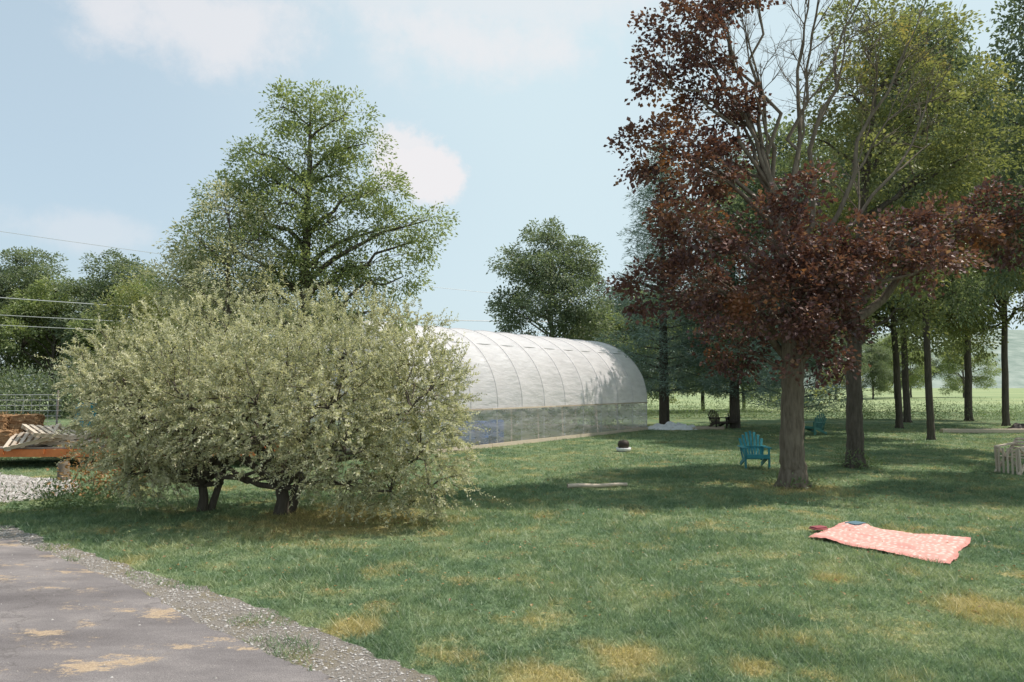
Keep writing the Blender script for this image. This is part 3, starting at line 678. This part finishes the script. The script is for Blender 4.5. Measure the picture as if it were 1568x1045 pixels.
pallet((-12.9,20.1,.74),(.3,-.25,.3)); pallet((-12.3,20.5,.57),(0,0,.1)); pallet((-12.2,20.5,.72),(0.06,-.1,.3)); pallet((-11.3,20.4,.57),(0,.0,.2)); pallet((-12.5,20.2,.86),(.2,.12,.9))
mb=MB()
for i in range(7): beam(mb,(-9.6+R.normal()*.2,20.2+i*.15,.60+.04*(i%3)),(-6.7+R.normal()*.25,20.1+i*.16,.64+.05*(i%3)),.13,.04)
obj('lumber_stack',mb.mesh('lumber_stack',wood_pale))
mb=MB(); box(mb,(0,0,.35),(.5,.4,.7)); box(mb,(0,0,.72),(.54,.44,.05)); o=obj('blue_bin',mb.mesh('blue_bin',simple('bluebin',(.03,.24,.36),(.05,.36,.48),4,.5)),None,(-13.1,22.8,.9)); o.modifiers.new('b','BEVEL').width=.03
mb=MB(); box(mb,(0,0,.43),(.86,.66,.86))
for z in (.1,.3,.5,.7,.86): box(mb,(0,-.345,z),(.9,.02,.14)); box(mb,(0,.345,z),(.9,.02,.14))
o=obj('wooden_crate',mb.mesh('crate',wood_grey),None,(-13.1,22.8,0))
fe=empty('wire_fence'); mb=MB()
for z in np.arange(.15,2.0,.16): tube(mb,[(-24,22.4,z),(-18,22.4,z-.01),(-13.6,22.4,z)],.008,4)
for x in np.arange(-24,-13.5,.25): tube(mb,[(x,22.4,.1),(x,22.4,1.92)],.006,3)
obj('wires',mb.mesh('wires',steel),fe)
mb=MB()
for x in np.arange(-23.5,-13.4,1.95): tube(mb,[(x,22.43,0),(x+.02,22.43,2.05)],.03,6)
obj('posts',mb.mesh('posts',wood_grey),fe)
mb=MB(); lathe(mb,[(.16,-.02),(.13,.1),(.12,.38),(.11,.42),(0,.42)],10); obj('tree_stump',mb.mesh('tree_stump',bark_grey,True),None,(-10.4,17.3,0))

# ------------------------------------------------------------------ power line
mb=MB()
def cable(a,b,sag,r=.018):
    t=np.linspace(0,1,30)[:,None]; p=np.array(a)*(1-t)+np.array(b)*t; p[:,2]-=(4*sag*t*(1-t))[:,0]; tube(mb,p,r,4)
cable((-36,40,7.6),(9,58,7.2),.6,.026); cable((-36,40,6.5),(9,58,6.4),.5); cable((-36,40,5.9),(9,58,5.9),.5); cable((-36,38,11.6),(9,58,8.5),.5,.012)
obj('power_line',mb.mesh('power_line',steel))
for (x,y,h) in ((-36,39.5,12),(9,58,8.6)):
    mb=MB(); tube(mb,[(0,0,0),(0,0,h/2),(0,0,h)],[.17,.15,.11],10); box(mb,(0,0,h-.5),(2.0,.1,.12)); 
    for k in (-.9,0,.9): tube(mb,[(k,0,h-.45),(k,0,h-.25)],[.05,.03],6)
    obj('utility_pole',mb.mesh('utility_pole',bark_grey,True),None,(x,y,0))

# ------------------------------------------------------------------ light, sky
sd=Vector((.50,.14,.86)).normalized()
el=math.asin(sd.z); az=math.atan2(sd.x,sd.y)
sun=bpy.data.lights.new('sun','SUN'); sun.energy=5.0; sun.angle=math.radians(.6); sun.color=(1,.93,.84)
so=bpy.data.objects.new('sun',sun); COL.objects.link(so); so.rotation_euler=sd.to_track_quat('Z','Y').to_euler(); so.location=(20,0,30)
w=bpy.data.worlds.new('World'); scn.world=w; w.use_nodes=True; nt=w.node_tree; nt.nodes.clear()
out=nt.nodes.new('ShaderNodeOutputWorld'); bg=nt.nodes.new('ShaderNodeBackground'); bg.inputs[1].default_value=.15
sky=nt.nodes.new('ShaderNodeTexSky'); sky.sky_type='NISHITA'; sky.sun_disc=False; sky.sun_elevation=el; sky.sun_rotation=az; sky.dust_density=2.0; sky.air_density=1.0; sky.ozone_density=1.0
D=nt.nodes.new('ShaderNodeTexCoord').outputs['Generated']
sep=nt.nodes.new('ShaderNodeSeparateXYZ'); nt.links.new(D,sep.inputs[0])
haze=maprange(nt,math_(nt,'ADD',sep.outputs[0],math_(nt,'MULTIPLY',noise(nt,D,1.6,2,.5),.4)),-.35,.35,.58,.95)
c=mixc(nt,haze,sky.outputs[0],(4.55,5.55,5.95))
n1=noise(nt,D,8,7,.65); 
def cdir(x,z): return Vector((x,1,z)).normalized()
tot=None
for (x,z,wx,wz,soft,st) in ((-.115,.295,.050,.030,.8,.95),(-.155,.325,.035,.028,.8,.85),(-.42,.50,.09,.035,1.8,.7),(-.07,.475,.10,.03,1.8,.7),(-.17,.44,.035,.03,1.6,.4),(-.60,.21,.07,.014,1.6,.35),(.0,.54,.2,.03,1.7,.5)):
    c0=cdir(x,z)
    vm=nt.nodes.new('ShaderNodeVectorMath'); vm.operation='SUBTRACT'; nt.links.new(D,vm.inputs[0]); vm.inputs[1].default_value=c0
    vs_=nt.nodes.new('ShaderNodeVectorMath'); vs_.operation='MULTIPLY'; nt.links.new(vm.outputs[0],vs_.inputs[0]); vs_.inputs[1].default_value=(1/wx,1/wx,1/wz)
    ln=nt.nodes.new('ShaderNodeVectorMath'); ln.operation='LENGTH'; nt.links.new(vs_.outputs[0],ln.inputs[0])
    q=math_(nt,'ADD',ln.outputs['Value'],math_(nt,'MULTIPLY',math_(nt,'SUBTRACT',n1,.5),5.5))
    f=maprange(nt,q,1.0-soft*.5,1.0+soft*.6,st,0)
    tot=f if tot is None else math_(nt,'MAXIMUM',tot,f)
c=mixc(nt,tot,c,(5.9,5.75,5.85))
nt.links.new(c,bg.inputs[0]); nt.links.new(bg.outputs[0],out.inputs[0])

# ------------------------------------------------------------------ camera
cam=bpy.data.cameras.new('camera'); cam.lens=26; cam.sensor_width=36; cam.clip_end=6000
co=bpy.data.objects.new('camera',cam); COL.objects.link(co); co.location=(0,0,2.2); co.rotation_euler=(math.radians(90+3.41),0,0)
scn.camera=co
scn.view_settings.view_transform='Standard'; scn.view_settings.look='None'; scn.view_settings.exposure=0
